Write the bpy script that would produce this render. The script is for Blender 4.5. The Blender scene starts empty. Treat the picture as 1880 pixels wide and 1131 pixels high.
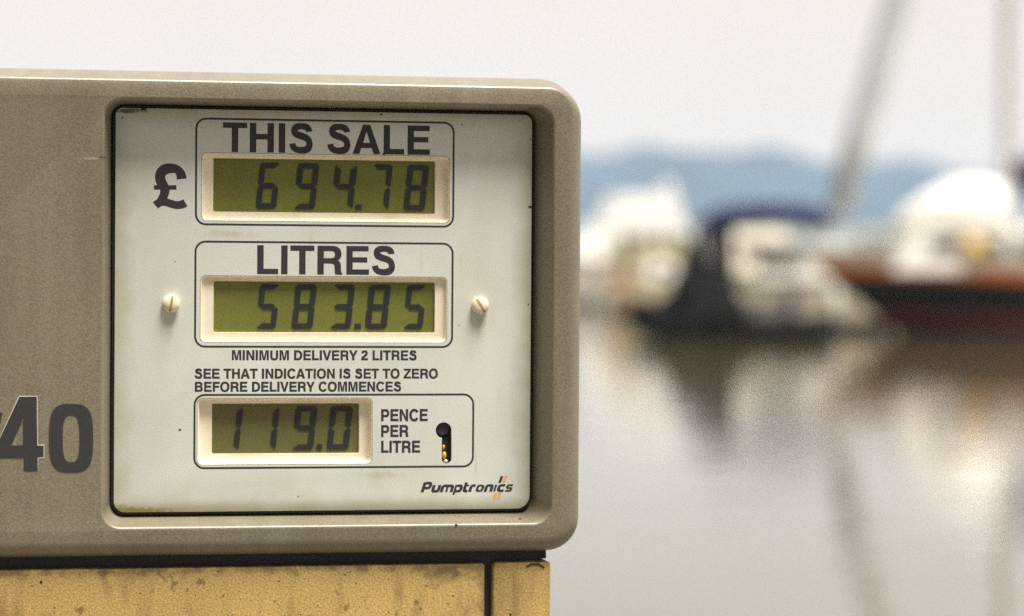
import bpy, bmesh, math, random
from mathutils import Vector, Matrix
from mathutils.geometry import tessellate_polygon
random.seed(7)
R = math.radians
sc = bpy.context.scene
col = sc.collection

# ------------------------------------------------------------------ camera
FPX, CX, CY = 5222.2, 940.0, 565.5          # 100 mm lens on a 36 mm sensor, photo 1880 x 1131
CAM_H = 1.2                                  # above the water
PITCH = -math.atan((CY - 495.0) / FPX)       # horizon a little above the middle
ROLL = R(0.40)
cam_d = bpy.data.cameras.new("camera")
cam = bpy.data.objects.new("camera", cam_d)
col.objects.link(cam)
cam_d.lens = 100.0
cam_d.sensor_width = 36.0
cam_d.clip_start = 0.05
cam_d.clip_end = 20000.0
cam_d.dof.use_dof = True
cam_d.dof.focus_distance = 1.555
cam_d.dof.aperture_fstop = 5.7
cam_d.dof.aperture_blades = 0
_f = Vector((0, math.cos(PITCH), math.sin(PITCH)))
_r0 = Vector((1, 0, 0)); _u0 = _r0.cross(_f)
_r = _r0 * math.cos(ROLL) + _u0 * math.sin(ROLL)
_u = _u0 * math.cos(ROLL) - _r0 * math.sin(ROLL)
_m = Matrix.Identity(4)
for i in range(3):
    _m[i][0], _m[i][1], _m[i][2] = _r[i], _u[i], -_f[i]
_m[2][3] = CAM_H
cam.matrix_world = _m
sc.camera = cam

# ------------------------------------------------------------------ light
SUN_EL, SUN_AZ = 71.0, 130.0                 # azimuth clockwise from +Y (the view direction): high, behind the camera and to the right
w = bpy.data.worlds.new("World")
sc.world = w
w.use_nodes = True
nt = w.node_tree
bg = nt.nodes["Background"]
sky = nt.nodes.new("ShaderNodeTexSky")
sky.sky_type = 'NISHITA'
sky.sun_disc = False
sky.sun_elevation = R(SUN_EL)
sky.sun_rotation = R(SUN_AZ)
sky.air_density = 1.0
sky.dust_density = 6.0
# a closed cloud layer: the sky's own light, mostly greyed, brighter towards the zenith
geo = nt.nodes.new("ShaderNodeTexCoord")
sep = nt.nodes.new("ShaderNodeSeparateXYZ")
nt.links.new(geo.outputs["Generated"], sep.inputs[0])
hs = nt.nodes.new("ShaderNodeHueSaturation")
hs.inputs["Saturation"].default_value = 0.03
nt.links.new(sky.outputs[0], hs.inputs["Color"])
rmp = nt.nodes.new("ShaderNodeMapRange")
rmp.inputs["From Min"].default_value = 0.0
rmp.inputs["From Max"].default_value = 1.0
rmp.inputs["To Min"].default_value = 9.5
rmp.inputs["To Max"].default_value = 10.5
nt.links.new(sep.outputs["Z"], rmp.inputs["Value"])
nz = nt.nodes.new("ShaderNodeTexNoise")
nz.inputs["Scale"].default_value = 6.0
nz.inputs["Detail"].default_value = 3.0
nt.links.new(geo.outputs["Generated"], nz.inputs["Vector"])
nm = nt.nodes.new("ShaderNodeMapRange")
nm.inputs["To Min"].default_value = 0.89
nm.inputs["To Max"].default_value = 1.09
nt.links.new(nz.outputs[0], nm.inputs["Value"])
mul = nt.nodes.new("ShaderNodeMath"); mul.operation = 'MULTIPLY'
nt.links.new(rmp.outputs[0], mul.inputs[0]); nt.links.new(nm.outputs[0], mul.inputs[1])
# sky dimmed behind and left of the camera to darken the pump's front
rk = nt.nodes.new("ShaderNodeMapRange"); rk.inputs["From Min"].default_value = -0.75; rk.inputs["From Max"].default_value = 0.50
rk.inputs["To Min"].default_value = 0.10; rk.inputs["To Max"].default_value = 1.15
dt = nt.nodes.new("ShaderNodeVectorMath"); dt.operation = 'DOT_PRODUCT'; dt.inputs[1].default_value = (0.45, 0.85, 0.12)
nt.links.new(geo.outputs["Generated"], dt.inputs[0])
nt.links.new(dt.outputs["Value"], rk.inputs["Value"])
mul2 = nt.nodes.new("ShaderNodeMath"); mul2.operation = 'MULTIPLY'
nt.links.new(mul.outputs[0], mul2.inputs[0]); nt.links.new(rk.outputs[0], mul2.inputs[1]); mul = mul2
cl = nt.nodes.new("ShaderNodeVectorMath"); cl.operation = 'SCALE'
cl.inputs[0].default_value = (1.0, 0.912, 0.872)
nt.links.new(mul.outputs[0], cl.inputs["Scale"])
mx = nt.nodes.new("ShaderNodeMix"); mx.data_type = 'RGBA'
mx.inputs["Factor"].default_value = 0.88
nt.links.new(hs.outputs[0], mx.inputs["A"]); nt.links.new(cl.outputs[0], mx.inputs["B"])
nt.links.new(mx.outputs["Result"], bg.inputs["Color"])
bg.inputs["Strength"].default_value = 0.038

sun_d = bpy.data.lights.new("sun", 'SUN')
sun_d.energy = 3.2
sun_d.angle = R(24)
sun_d.color = (1.0, 0.935, 0.84)
sun = bpy.data.objects.new("sun", sun_d)
col.objects.link(sun)
sd = Vector((math.sin(R(SUN_AZ)) * math.cos(R(SUN_EL)), math.cos(R(SUN_AZ)) * math.cos(R(SUN_EL)), math.sin(R(SUN_EL))))
sun.rotation_euler = sd.to_track_quat('Z', 'Y').to_euler()
sun.location = (0, 0, 30)

vs = sc.view_settings
vs.view_transform = 'Standard'
vs.look = 'None'
vs.exposure = 1.3
vs.gamma = 1.0
sc.cycles.use_denoising = False
sc.cycles.max_bounces = 8
sc.cycles.volume_bounces = 1
sc.cycles.sample_clamp_indirect = 6.0

# ------------------------------------------------------------------ helpers
def ray(px, py):
    return (_f + _r * ((px - CX) / FPX) - _u * ((py - CY) / FPX))

def at(px, py, depth):
    """the world point seen at a photo pixel, at a distance measured along the view axis"""
    return Vector((0, 0, CAM_H)) + ray(px, py) * depth

def tag(o, label=None, cat=None, group=None, kind=None):
    if label: o["label"] = label
    if cat: o["category"] = cat
    if group: o["group"] = group
    if kind: o["kind"] = kind
    return o

def empty(name, loc, rz=0.0):
    o = bpy.data.objects.new(name, None)
    o.empty_display_size = 0.2
    o.location = loc
    o.rotation_euler = (0, 0, rz)
    col.objects.link(o)
    return o

class MB:
    """collects faces, links them as one mesh object"""
    def __init__(self):
        self.v, self.f, self.mi = [], [], []
    def add(self, vs_, fs, mi=0):
        b = len(self.v)
        self.v += [tuple(p) for p in vs_]
        for f in fs:
            self.f.append([b + i for i in f]); self.mi.append(mi)
    def box(self, x0, x1, y0, y1, z0, z1, mi=0):
        p = [(x0,y0,z0),(x1,y0,z0),(x1,y1,z0),(x0,y1,z0),(x0,y0,z1),(x1,y0,z1),(x1,y1,z1),(x0,y1,z1)]
        self.add(p, [(0,3,2,1),(4,5,6,7),(0,1,5,4),(1,2,6,5),(2,3,7,6),(3,0,4,7)], mi)
    def loft(self, loops, cap0=False, cap1=False, mi=0, closed=True):
        n = len(loops[0]); vs_ = [p for l in loops for p in l]; fs = []
        for k in range(len(loops) - 1):
            for i in range(n if closed else n - 1):
                j = (i + 1) % n
                fs.append((k*n+i, k*n+j, (k+1)*n+j, (k+1)*n+i))
        if cap0: fs.append(tuple(range(n))[::-1])
        if cap1: fs.append(tuple((len(loops)-1)*n + i for i in range(n)))
        self.add(vs_, fs, mi)
    def tube(self, pts, rad, n=10, mi=0, caps=True):
        pts = [Vector(p) for p in pts]; loops = []
        rad = rad if isinstance(rad, (list, tuple)) else [rad] * len(pts)
        for i, p in enumerate(pts):
            t = (pts[min(i+1, len(pts)-1)] - pts[max(i-1, 0)]).normalized()
            a = t.cross(Vector((0, 0, 1)))
            if a.length < 1e-3: a = t.cross(Vector((0, 1, 0)))
            a.normalize(); b = t.cross(a)
            loops.append([p + (a*math.cos(2*math.pi*k/n) + b*math.sin(2*math.pi*k/n)) * rad[i] for k in range(n)])
        self.loft(loops, caps, caps, mi)
    def fill(self, outer, holes, to3, mi=0):
        """flat polygon with holes; to3 maps a 2-D point to 3-D"""
        loops = [outer] + list(holes)
        flat = [p for l in loops for p in l]
        tris = tessellate_polygon([[Vector((p[0], p[1], 0)) for p in l] for l in loops])
        self.add([to3(p) for p in flat], tris, mi)
    def build(self, name, mats, parent=None, smooth=None):
        me = bpy.data.meshes.new(name)
        me.from_pydata(self.v, [], self.f)
        mats = mats if isinstance(mats, (list, tuple)) else [mats]
        for m in mats: me.materials.append(m)
        me.polygons.foreach_set("material_index", self.mi)
        bm = bmesh.new(); bm.from_mesh(me)
        bmesh.ops.remove_doubles(bm, verts=bm.verts, dist=1e-6)
        bmesh.ops.recalc_face_normals(bm, faces=bm.faces)
        bm.to_mesh(me); bm.free()
        if smooth is not None:
            me.polygons.foreach_set("use_smooth", [True] * len(me.polygons))
            me.set_sharp_from_angle(angle=R(smooth))
        o = bpy.data.objects.new(name, me)
        col.objects.link(o)
        if parent: o.parent = parent
        return o

def rrect(x0, x1, z0, z1, r, n=8):
    rs = r if isinstance(r, (list, tuple)) else [r] * 4       # br, tr, tl, bl
    out = []
    for (cx, cz, a0, rr) in ((x1-rs[0], z0+rs[0], -90, rs[0]), (x1-rs[1], z1-rs[1], 0, rs[1]),
                             (x0+rs[2], z1-rs[2], 90, rs[2]), (x0+rs[3], z0+rs[3], 180, rs[3])):
        for k in range(n + 1):
            a = R(a0 + 90.0 * k / n)
            out.append((cx + rr*math.cos(a), cz + rr*math.sin(a)))
    return out

# ------------------------------------------------------------------ materials
def mat(name, color, rough=0.5, metal=0.0, grain=0.0, gscale=900.0, blotch=0.0, bscale=8.0, bump=0.0, coat=0.0, spec=0.5):
    """paint / plastic with a fine grain and broad uneven wear"""
    m = bpy.data.materials.new(name); m.use_nodes = True
    t = m.node_tree; b = t.nodes["Principled BSDF"]
    b.inputs["Roughness"].default_value = rough
    b.inputs["Metallic"].default_value = metal
    b.inputs["Coat Weight"].default_value = coat
    b.inputs["Coat Roughness"].default_value = 0.45
    b.inputs["Specular IOR Level"].default_value = spec
    tc = t.nodes.new("ShaderNodeTexCoord")
    cur = None
    rgb = t.nodes.new("ShaderNodeRGB"); rgb.outputs[0].default_value = (*color, 1)
    cur = rgb.outputs[0]
    for amt, s, det in ((grain, gscale, 1.0), (blotch, bscale, 5.0)):
        if amt <= 0: continue
        n = t.nodes.new("ShaderNodeTexNoise")
        n.inputs["Scale"].default_value = s; n.inputs["Detail"].default_value = det
        t.links.new(tc.outputs["Object"], n.inputs["Vector"])
        r = t.nodes.new("ShaderNodeMapRange")
        r.inputs["From Min"].default_value = 0.25; r.inputs["From Max"].default_value = 0.75
        r.inputs["To Min"].default_value = 1 - amt; r.inputs["To Max"].default_value = 1 + amt
        t.links.new(n.outputs[0], r.inputs["Value"])
        s_ = t.nodes.new("ShaderNodeVectorMath"); s_.operation = 'SCALE'
        t.links.new(cur, s_.inputs[0]); t.links.new(r.outputs[0], s_.inputs["Scale"])
        cur = s_.outputs[0]
        if amt is grain and bump > 0:
            bp = t.nodes.new("ShaderNodeBump"); bp.inputs["Strength"].default_value = bump
            bp.inputs["Distance"].default_value = 0.0004
            t.links.new(n.outputs[0], bp.inputs["Height"]); t.links.new(bp.outputs[0], b.inputs["Normal"])
    t.links.new(cur, b.inputs["Base Color"])
    m["_c"] = 0
    m_last[m.name] = (t, b, cur, tc)
    return m
m_last = {}

def overlay(m, color, make_mask):
    """mix a second colour into a material through a 0..1 mask built by make_mask(tree, texcoord)"""
    t, b, cur, tc = m_last[m.name]
    mxn = t.nodes.new("ShaderNodeMix"); mxn.data_type = 'RGBA'
    t.links.new(make_mask(t, tc), mxn.inputs["Factor"])
    t.links.new(cur, mxn.inputs["A"]); mxn.inputs["B"].default_value = (*color, 1)
    t.links.new(mxn.outputs["Result"], b.inputs["Base Color"])
    m_last[m.name] = (t, b, mxn.outputs["Result"], tc)

def noise_mask(scale, lo, hi, stretch=(1, 1, 1), detail=3.0, offset=(0, 0, 0), amount=1.0):
    def f(t, tc):
        mp = t.nodes.new("ShaderNodeMapping"); mp.inputs["Scale"].default_value = stretch; mp.inputs["Location"].default_value = offset
        t.links.new(tc.outputs["Object"], mp.inputs["Vector"])
        n = t.nodes.new("ShaderNodeTexNoise"); n.inputs["Scale"].default_value = scale; n.inputs["Detail"].default_value = detail
        t.links.new(mp.outputs[0], n.inputs["Vector"])
        r = t.nodes.new("ShaderNodeMapRange")
        r.inputs["From Min"].default_value = lo; r.inputs["From Max"].default_value = hi
        r.inputs["To Max"].default_value = amount
        t.links.new(n.outputs[0], r.inputs["Value"])
        return r.outputs[0]
    return f

def spot_mask(center, radii, nscale, edge=0.5, amount=1.0):
    """an uneven stain around one place on the object"""
    def f(t, tc):
        mp = t.nodes.new("ShaderNodeMapping"); mp.vector_type = 'TEXTURE'
        mp.inputs["Location"].default_value = center; mp.inputs["Scale"].default_value = radii
        t.links.new(tc.outputs["Object"], mp.inputs["Vector"])
        ln = t.nodes.new("ShaderNodeVectorMath"); ln.operation = 'LENGTH'
        t.links.new(mp.outputs[0], ln.inputs[0])
        n = t.nodes.new("ShaderNodeTexNoise"); n.inputs["Scale"].default_value = nscale; n.inputs["Detail"].default_value = 4.0
        t.links.new(tc.outputs["Object"], n.inputs["Vector"])
        a = t.nodes.new("ShaderNodeMath"); a.operation = 'MULTIPLY_ADD'
        a.inputs[1].default_value = 2.2; a.inputs[2].default_value = -1.1
        t.links.new(n.outputs[0], a.inputs[0])
        s = t.nodes.new("ShaderNodeMath"); s.operation = 'ADD'
        t.links.new(ln.outputs["Value"], s.inputs[0]); t.links.new(a.outputs[0], s.inputs[1])
        r = t.nodes.new("ShaderNodeMapRange")
        r.inputs["From Min"].default_value = 1.0; r.inputs["From Max"].default_value = 1.0 - edge
        r.inputs["To Min"].default_value = 0.0; r.inputs["To Max"].default_value = amount
        t.links.new(s.outputs[0], r.inputs["Value"])
        return r.outputs[0]
    return f

def speck_mask(scale, size, density, stretch=(1, 1, 1)):
    """scattered grains of dirt: small voronoi cores kept in a random share of the cells"""
    def f(t, tc):
        mp = t.nodes.new("ShaderNodeMapping"); mp.inputs["Scale"].default_value = stretch
        t.links.new(tc.outputs["Object"], mp.inputs["Vector"])
        v = t.nodes.new("ShaderNodeTexVoronoi"); v.inputs["Scale"].default_value = scale
        t.links.new(mp.outputs[0], v.inputs["Vector"])
        sp = t.nodes.new("ShaderNodeSeparateColor"); t.links.new(v.outputs["Color"], sp.inputs[0])
        a = t.nodes.new("ShaderNodeMath"); a.operation = 'MULTIPLY'; a.inputs[1].default_value = size
        t.links.new(sp.outputs[1], a.inputs[0])
        c = t.nodes.new("ShaderNodeMath"); c.operation = 'LESS_THAN'
        t.links.new(v.outputs["Distance"], c.inputs[0]); t.links.new(a.outputs[0], c.inputs[1])
        d = t.nodes.new("ShaderNodeMath"); d.operation = 'LESS_THAN'; d.inputs[1].default_value = density
        t.links.new(sp.outputs[0], d.inputs[0])
        e = t.nodes.new("ShaderNodeMath"); e.operation = 'MULTIPLY'
        t.links.new(c.outputs[0], e.inputs[0]); t.links.new(d.outputs[0], e.inputs[1])
        return e.outputs[0]
    return f

M = {}
M['housing'] = mat("housing_paint", (0.192, 0.169, 0.115), 0.40, grain=0.45, gscale=1900, blotch=0.07, bscale=9, bump=0.25, coat=0.7)
M['face'] = mat("faceplate_paint", (0.68, 0.71, 0.66), 0.45, grain=0.18, gscale=1900, blotch=0.07, bscale=18, bump=0.1)
M['ink'] = mat("black_print", (0.030, 0.030, 0.033), 0.55, grain=0.1)
M['orange_ink'] = mat("orange_print", (0.72, 0.36, 0.07), 0.55, grain=0.08)
M['pale_ink'] = mat("pale_print", (0.75, 0.52, 0.25), 0.55)
M['bezel'] = mat("cream_plastic", (0.88, 0.80, 0.62), 0.38, grain=0.03, gscale=700, blotch=0.04, bscale=30)
M['lcd'] = mat("olive_lcd", (0.172, 0.184, 0.036), 0.35, grain=0.16, gscale=1300, blotch=0.12, bscale=25)
M['lcd_dull'] = mat("olive_lcd_dull", (0.150, 0.150, 0.050), 0.35, grain=0.14, gscale=1300, blotch=0.10, bscale=25)
M['segment'] = mat("lcd_segment", (0.028, 0.030, 0.031), 0.4)
M['screw'] = mat("cream_screw", (0.84, 0.80, 0.60), 0.35, grain=0.05, gscale=900)
M['slot'] = mat("dirty_slot", (0.42, 0.28, 0.10), 0.7, grain=0.2)
M['rubber'] = mat("black_rubber_and_shade", (0.036, 0.036, 0.036), 0.7, grain=0.2)
M['void'] = mat("dark_inside", (0.012, 0.012, 0.013), 0.8)
M['brass'] = mat("brass_key", (0.95, 0.45, 0.03), 0.35, metal=0.3)
M['bare'] = mat("bare_metal", (0.85, 0.82, 0.75), 0.3, metal=0.6)
M['hole'] = mat("cut_edge", (0.40, 0.375, 0.28), 0.6, grain=0.1)
M['ochre'] = mat("ochre_paint", (0.47, 0.325, 0.110), 0.55, grain=0.42, gscale=950, blotch=0.16, bscale=16, bump=0.3)
M['dirt'] = mat("dirt", (0.035, 0.028, 0.018), 0.9)
M['sticker'] = mat("black_vinyl", (0.036, 0.036, 0.038), 0.5, grain=0.12)
M['pale_edge'] = mat("pale_vinyl", (0.80, 0.78, 0.68), 0.4)
overlay(M['ochre'], (0.20, 0.125, 0.04), noise_mask(26, 0.56, 0.78, stretch=(3.0, 1, 0.25), detail=5, amount=0.70))
overlay(M["ochre"], (0.13, 0.078, 0.026), noise_mask(60, 0.58, 0.74, stretch=(1.3, 1, 0.5), detail=6, amount=0.60))
overlay(M['ochre'], (0.09, 0.055, 0.020), noise_mask(150, 0.665, 0.70, stretch=(1, 1, 0.7), detail=3, amount=0.6))
overlay(M['ochre'], (0.03, 0.022, 0.012), speck_mask(190, 0.16, 0.08, stretch=(1, 1, 0.8)))
overlay(M['ochre'], (0.03, 0.022, 0.012), speck_mask(330, 0.30, 0.10))
overlay(M['housing'], (0.10, 0.075, 0.05), speck_mask(60, 0.055, 0.10))
overlay(M['housing'], (0.30, 0.27, 0.20), noise_mask(30, 0.50, 0.75, stretch=(2.5, 1, 0.12), detail=4, amount=0.28))
overlay(M['housing'], (0.11, 0.09, 0.055), noise_mask(22, 0.52, 0.78, stretch=(1.6, 1, 0.2), detail=5, offset=(3, 0, 1), amount=0.40))
overlay(M['bezel'], (0.60, 0.46, 0.24), noise_mask(55, 0.52, 0.75, detail=5, amount=0.40))
overlay(M['screw'], (0.55, 0.42, 0.20), noise_mask(500, 0.50, 0.75, detail=3, amount=0.5))

# ------------------------------------------------------------------ glyphs (bold grotesque capitals, 718 units tall)
def bez(p0, c0, c1, p1, n=10):
    out = []
    for k in range(1, n + 1):
        t = k / n; s = 1 - t
        out.append((s**3*p0[0] + 3*s*s*t*c0[0] + 3*s*t*t*c1[0] + t**3*p1[0],
                    s**3*p0[1] + 3*s*s*t*c0[1] + 3*s*t*t*c1[1] + t**3*p1[1]))
    return out

def path(*segs, n=10):
    """points and ('c', c0, c1, p) curves"""
    out = [segs[0]]
    for s in segs[1:]:
        if s[0] == 'c': out += bez(out[-1], s[1], s[2], s[3], n)
        else: out.append(s)
    return out

class Strip(list):
    """an outline whose first half runs along one side of a line and whose second half runs back along the other"""

def stroke(pts, widths):
    """outline of a line whose width runs through the given (position 0..1, width) stops"""
    L = [0.0]
    for a, b in zip(pts, pts[1:]): L.append(L[-1] + math.hypot(b[0]-a[0], b[1]-a[1]))
    if not isinstance(widths, (list, tuple)): widths = [(0, widths), (1, widths)]
    def wd(t):
        for (t0, w0), (t1, w1) in zip(widths, widths[1:]):
            if t <= t1 + 1e-9: return w0 + (w1 - w0) * ((t - t0) / max(1e-9, t1 - t0))
        return widths[-1][1]
    l, r = [], []
    for i, p in enumerate(pts):
        a = pts[max(i-1, 0)]; b = pts[min(i+1, len(pts)-1)]
        dx, dy = b[0]-a[0], b[1]-a[1]; d = math.hypot(dx, dy) or 1
        nx, ny = -dy/d, dx/d; h = wd(L[i]/L[-1]) / 2
        k = 1.0
        if 0 < i < len(pts)-1:                                 # keep the width through a corner
            ex, ey = p[0]-a[0], p[1]-a[1]; e = math.hypot(ex, ey) or 1
            k = 1 / max(0.6, abs(nx*(-ey/e) + ny*(ex/e)))
        l.append((p[0]+nx*h*k, p[1]+ny*h*k)); r.append((p[0]-nx*h*k, p[1]-ny*h*k))
    return Strip(l + r[::-1])

def superell(cx, cy, rx, ry, e=2.3, n=40):
    out = []
    for k in range(n):
        a = 2*math.pi*k/n; c, s = math.cos(a), math.sin(a)
        out.append((cx + rx*math.copysign(abs(c)**(2/e), c), cy + ry*math.copysign(abs(s)**(2/e), s)))
    return out

def arc(cx, cy, rx, ry, a0, a1, n=30):
    return [(cx + rx*math.cos(R(a0+(a1-a0)*k/n)), cy + ry*math.sin(R(a0+(a1-a0)*k/n))) for k in range(n+1)]

G = {}   # letter -> (advance, [(outer, [holes]), ...])
G['T'] = (611, [([(14,718),(598,718),(598,596),(379,596),(379,0),(233,0),(233,596),(14,596)], [])])
G['H'] = (722, [([(69,718),(215,718),(215,446),(507,446),(507,718),(653,718),(653,0),(507,0),(507,322),(215,322),(215,0),(69,0)], [])])
G['I'] = (278, [([(64,718),(210,718),(210,0),(64,0)], [])])
G['L'] = (605, [([(76,718),(222,718),(222,124),(583,124),(583,0),(76,0)], [])])
G['E'] = (667, [([(76,718),(621,718),(621,595),(222,595),(222,432),(587,432),(587,310),(222,310),(222,124),(632,124),(632,0),(76,0)], [])])
G['F'] = (611, [([(76,718),(587,718),(587,595),(222,595),(222,424),(535,424),(535,301),(222,301),(222,0),(76,0)], [])])
G['A'] = (722, [([(276,718),(446,718),(704,0),(545,0),(495,148),(228,148),(176,0),(18,0)], [[(361,566),(268,268),(455,268)]])])
G['V'] = (660, [([(17,718),(174,718),(335,184),(494,718),(650,718),(415,0),(253,0)], [])])
G['N'] = (722, [([(69,718),(224,718),(509,226),(509,718),(654,718),(654,0),(502,0),(214,500),(214,0),(69,0)], [])])
G['M'] = (833, [([(69,718),(285,718),(417,197),(548,718),(766,718),(766,0),(631,0),(631,583),(488,0),(347,0),(204,583),(204,0),(69,0)], [])])
G['Z'] = (611, [([(45,718),(577,718),(577,598),(214,124),(584,124),(584,0),(26,0),(26,122),(389,595),(45,595)], [])])
G['Y'] = (660, [([(10,718),(178,718),(334,410),(491,718),(655,718),(406,263),(406,0),(261,0),(261,263)], [])])
G['R'] = (722, [(path((76,0),(76,718),(420,718),('c',(580,718),(662,640),(662,520)),('c',(662,440),(630,385),(572,352)),
    ('c',(640,322),(648,270),(650,195)),('c',(652,110),(655,50),(686,24)),(686,0),(527,0),('c',(508,55),(505,115),(503,180)),
    ('c',(500,250),(470,280),(390,280)),(222,280),(222,0)), [path((222,596),(400,596),('c',(480,596),(514,560),(514,500)),('c',(514,438),(478,404),(395,404)),(222,404))])])
G['P'] = (667, [(path((73,0),(73,718),(400,718),('c',(550,718),(630,630),(630,486)),('c',(630,335),(545,245),(400,245)),(219,245),(219,0)),
    [path((219,595),(370,595),('c',(450,595),(485,560),(485,484)),('c',(485,405),(450,368),(370,368)),(219,368))])])
G['B'] = (722, [(path((73,0),(73,718),(420,718),('c',(560,718),(635,645),(635,540)),('c',(635,460),(600,410),(540,378)),('c',(620,350),(665,290),(665,200)),('c',(665,75),(575,0),(430,0))),
    [path((218,600),(395,600),('c',(460,600),(493,572),(493,520)),('c',(493,465),(460,435),(395,435)),(218,435)),
     path((218,317),(410,317),('c',(485,317),(518,280),(518,222)),('c',(518,160),(485,123),(410,123)),(218,123))])])
G['D'] = (722, [(path((76,0),(76,718),(340,718),('c',(560,718),(685,580),(685,359)),('c',(685,135),(560,0),(340,0))),
    [path((222,595),(320,595),('c',(465,595),(538,510),(538,359)),('c',(538,205),(465,123),(320,123)),(222,123))])])
G['O'] = (778, [(superell(389,359,347,377,2.2), [superell(389,359,200,252,2.2)])])
PEN = {}
PEN['C'] = (arc(385,359,270,315,33,327), [(0,150),(.2,126),(.5,150),(.8,126),(1,150)], None)
PEN['S'] = (path((532,500),('c',(532,580),(470,617),(332,617)),('c',(215,617),(165,575),(165,525)),('c',(165,455),(230,435),(335,408)),
    ('c',(460,378),(545,345),(545,225)),('c',(545,140),(470,100),(340,100)),('c',(200,100),(125,150),(118,243)), n=9),
    [(0,140),(.16,118),(.3,146),(.5,132),(.7,146),(.86,120),(1,142)], (-13, 731))
PEN['U'] = (path((143,718),(143,270),('c',(143,110),(220,52),(361,52)),('c',(502,52),(579,110),(579,270)),(579,718), n=8), [(0,146),(.3,146),(.5,124),(.7,146),(1,146)], None)
PEN['2'] = (path((102,468),('c',(102,560),(165,600),(270,602)),('c',(385,602),(440,565),(440,490)),('c',(440,410),(380,360),(300,300)),('c',(190,225),(112,170),(104,62))), [(0,136),(.25,118),(.45,142),(.8,130),(1,150)], (0, 722))
for k_, a_ in (('C', 722), ('S', 667), ('U', 722), ('2', 556)): G[k_] = (a_, [(stroke(PEN[k_][0], PEN[k_][1]), [])])
G['2'][1].append(([(30,122),(517,122),(517,0),(30,0)], []))
G[' '] = (278, [])
def pen(ch, d):
    """the round letters as pen lines, d units bolder on each side"""
    wd = lambda ws: [(t, w_ + 2*d) for t, w_ in ws]
    o = G[ch][1][0]
    pts, ws, fit = PEN[ch]
    out = [(stroke(pts, wd(ws)), [])] + [(grow(o_, d), h_) for o_, h_ in G[ch][1][1:]]
    if fit:
        ys = [p[1] for o_, _ in out for p in o_]; a_, b_ = min(ys), max(ys)
        g = lambda y: (fit[0]-d) + (y-a_)*(fit[1]-fit[0]+2*d)/(b_-a_)
        out = [(type(o_)((p[0], g(p[1])) for p in o_), h_) for o_, h_ in out]
    return out

def grow(loop, d):
    """move an outline outwards by d along its corner normals"""
    n = len(loop); A = sum(loop[i][0]*loop[(i+1)%n][1] - loop[(i+1)%n][0]*loop[i][1] for i in range(n))
    sg = 1 if A > 0 else -1; out = []
    for i in range(n):
        a, b, c_ = loop[i-1], loop[i], loop[(i+1)%n]
        e1 = Vector((b[0]-a[0], b[1]-a[1])); e2 = Vector((c_[0]-b[0], c_[1]-b[1]))
        if e1.length < 1e-9 or e2.length < 1e-9: out.append(b); continue
        e1.normalize(); e2.normalize()
        n1 = Vector((e1.y, -e1.x))*sg; n2 = Vector((e2.y, -e2.x))*sg
        m_ = n1 + n2
        if m_.length < .3: m_ = n1.copy(); k = 1
        else:
            m_.normalize(); k = min(1.6, 1/max(.4, m_.dot(n1)))
        out.append((b[0]+m_.x*d*k, b[1]+m_.y*d*k))
    return out

# ------------------------------------------------------------------ the fuel pump
YAW = R(11.3)
PUMP_X, PUMP_Y, DECK = -0.105, 1.57, 0.35
U = Vector((math.cos(YAW), math.sin(YAW), 0))
N = Vector((math.sin(YAW), -math.cos(YAW), 0))
ORIG = Vector((PUMP_X, PUMP_Y, CAM_H))
ZB = CAM_H - DECK                                # panel centre above the deck

def pl(px, py, y=0.0):
    """a spot measured on the photo -> (x, z) on the pump's upright plane y metres behind the faceplate's face"""
    d = ray(px, py); o = ORIG - N * y
    p = Vector((0, 0, CAM_H)) + d * (((o - Vector((0, 0, CAM_H))) @ N) / (d @ N))
    return ((p - o) @ U, p.z - DECK)

pump = empty("fuel_pump", (PUMP_X, PUMP_Y, DECK), YAW)
tag(pump, "beige marina fuel pump with white price panel and ochre lower casing, standing beside the water", "fuel pump")

FRONT = -0.016                                   # housing face stands proud of the faceplate
XL, XR = -0.345, 0.1440
ZT = pl(700, 133, FRONT)[1]; ZBOT = pl(700, 1017, FRONT)[1]
# housing: rounded shell with a drafted recess
h = MB()
FR = 0.0085
def v3(loop, y): return [(p[0], y, p[1]) for p in loop]
TOPI = [(0, .0074), (.0004, .0066), (.0010, .0061), (.0020, .0056), (.004, .0050), (.008, .0038), (.014, .0021), (.020, .0007), (.026, 0), (1, 0)]
def top_inset(y):
    for (a, b), (c_, d) in zip(TOPI, TOPI[1:]):
        if y <= c_: return b + (d-b)*(y-a)/(c_-a)
def outer_y(y):
    """the shell's outline y behind its face: the sides round over, the lid slopes up and back"""
    g = FR - math.sqrt(max(0, FR*FR - (FR-y)**2)) if y < FR else 0
    return rrect(XL+g, XR-g, ZBOT+g, ZT-top_inset(y), [.0185-g, .0205-g, .0205-g, .0185-g], 10)
loops = [v3(outer_y(y), FRONT+y) for y in (0, .0002, .0006, .0012, .002, .003, .0045, .0065, .0085, .012, .016, .020, .026, .136)]
loops.append([(p[0]*.99, .124, ZBOT+(p[2]-ZBOT)*.98+.003) for p in loops[-1]])
h.loft(loops, False, True)
ro_l, ro_t = pl(193, 187, FRONT)[0], pl(600, 190, FRONT)[1]
ro_r, ro_b = pl(1013, 560, FRONT)[0], pl(560, 964, FRONT)[1]
FL_Y = 0.0045; FLOOR_Y = 0.0095
fx0, fx1, fz0, fz1 = -0.1151, 0.1192, ZB-0.1358, ZB+0.0884        # recess floor
def rec(t, y):
    a = (ro_l, ro_r, ro_b, ro_t); b = (fx0, fx1, fz0, fz1)
    q = [a[i] + (b[i]-a[i])*t for i in range(4)]
    return rrect(q[0], q[1], q[2], q[3], 0.0095 - 0.002*t, 8)
rl = []
er = 0.0018
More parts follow.
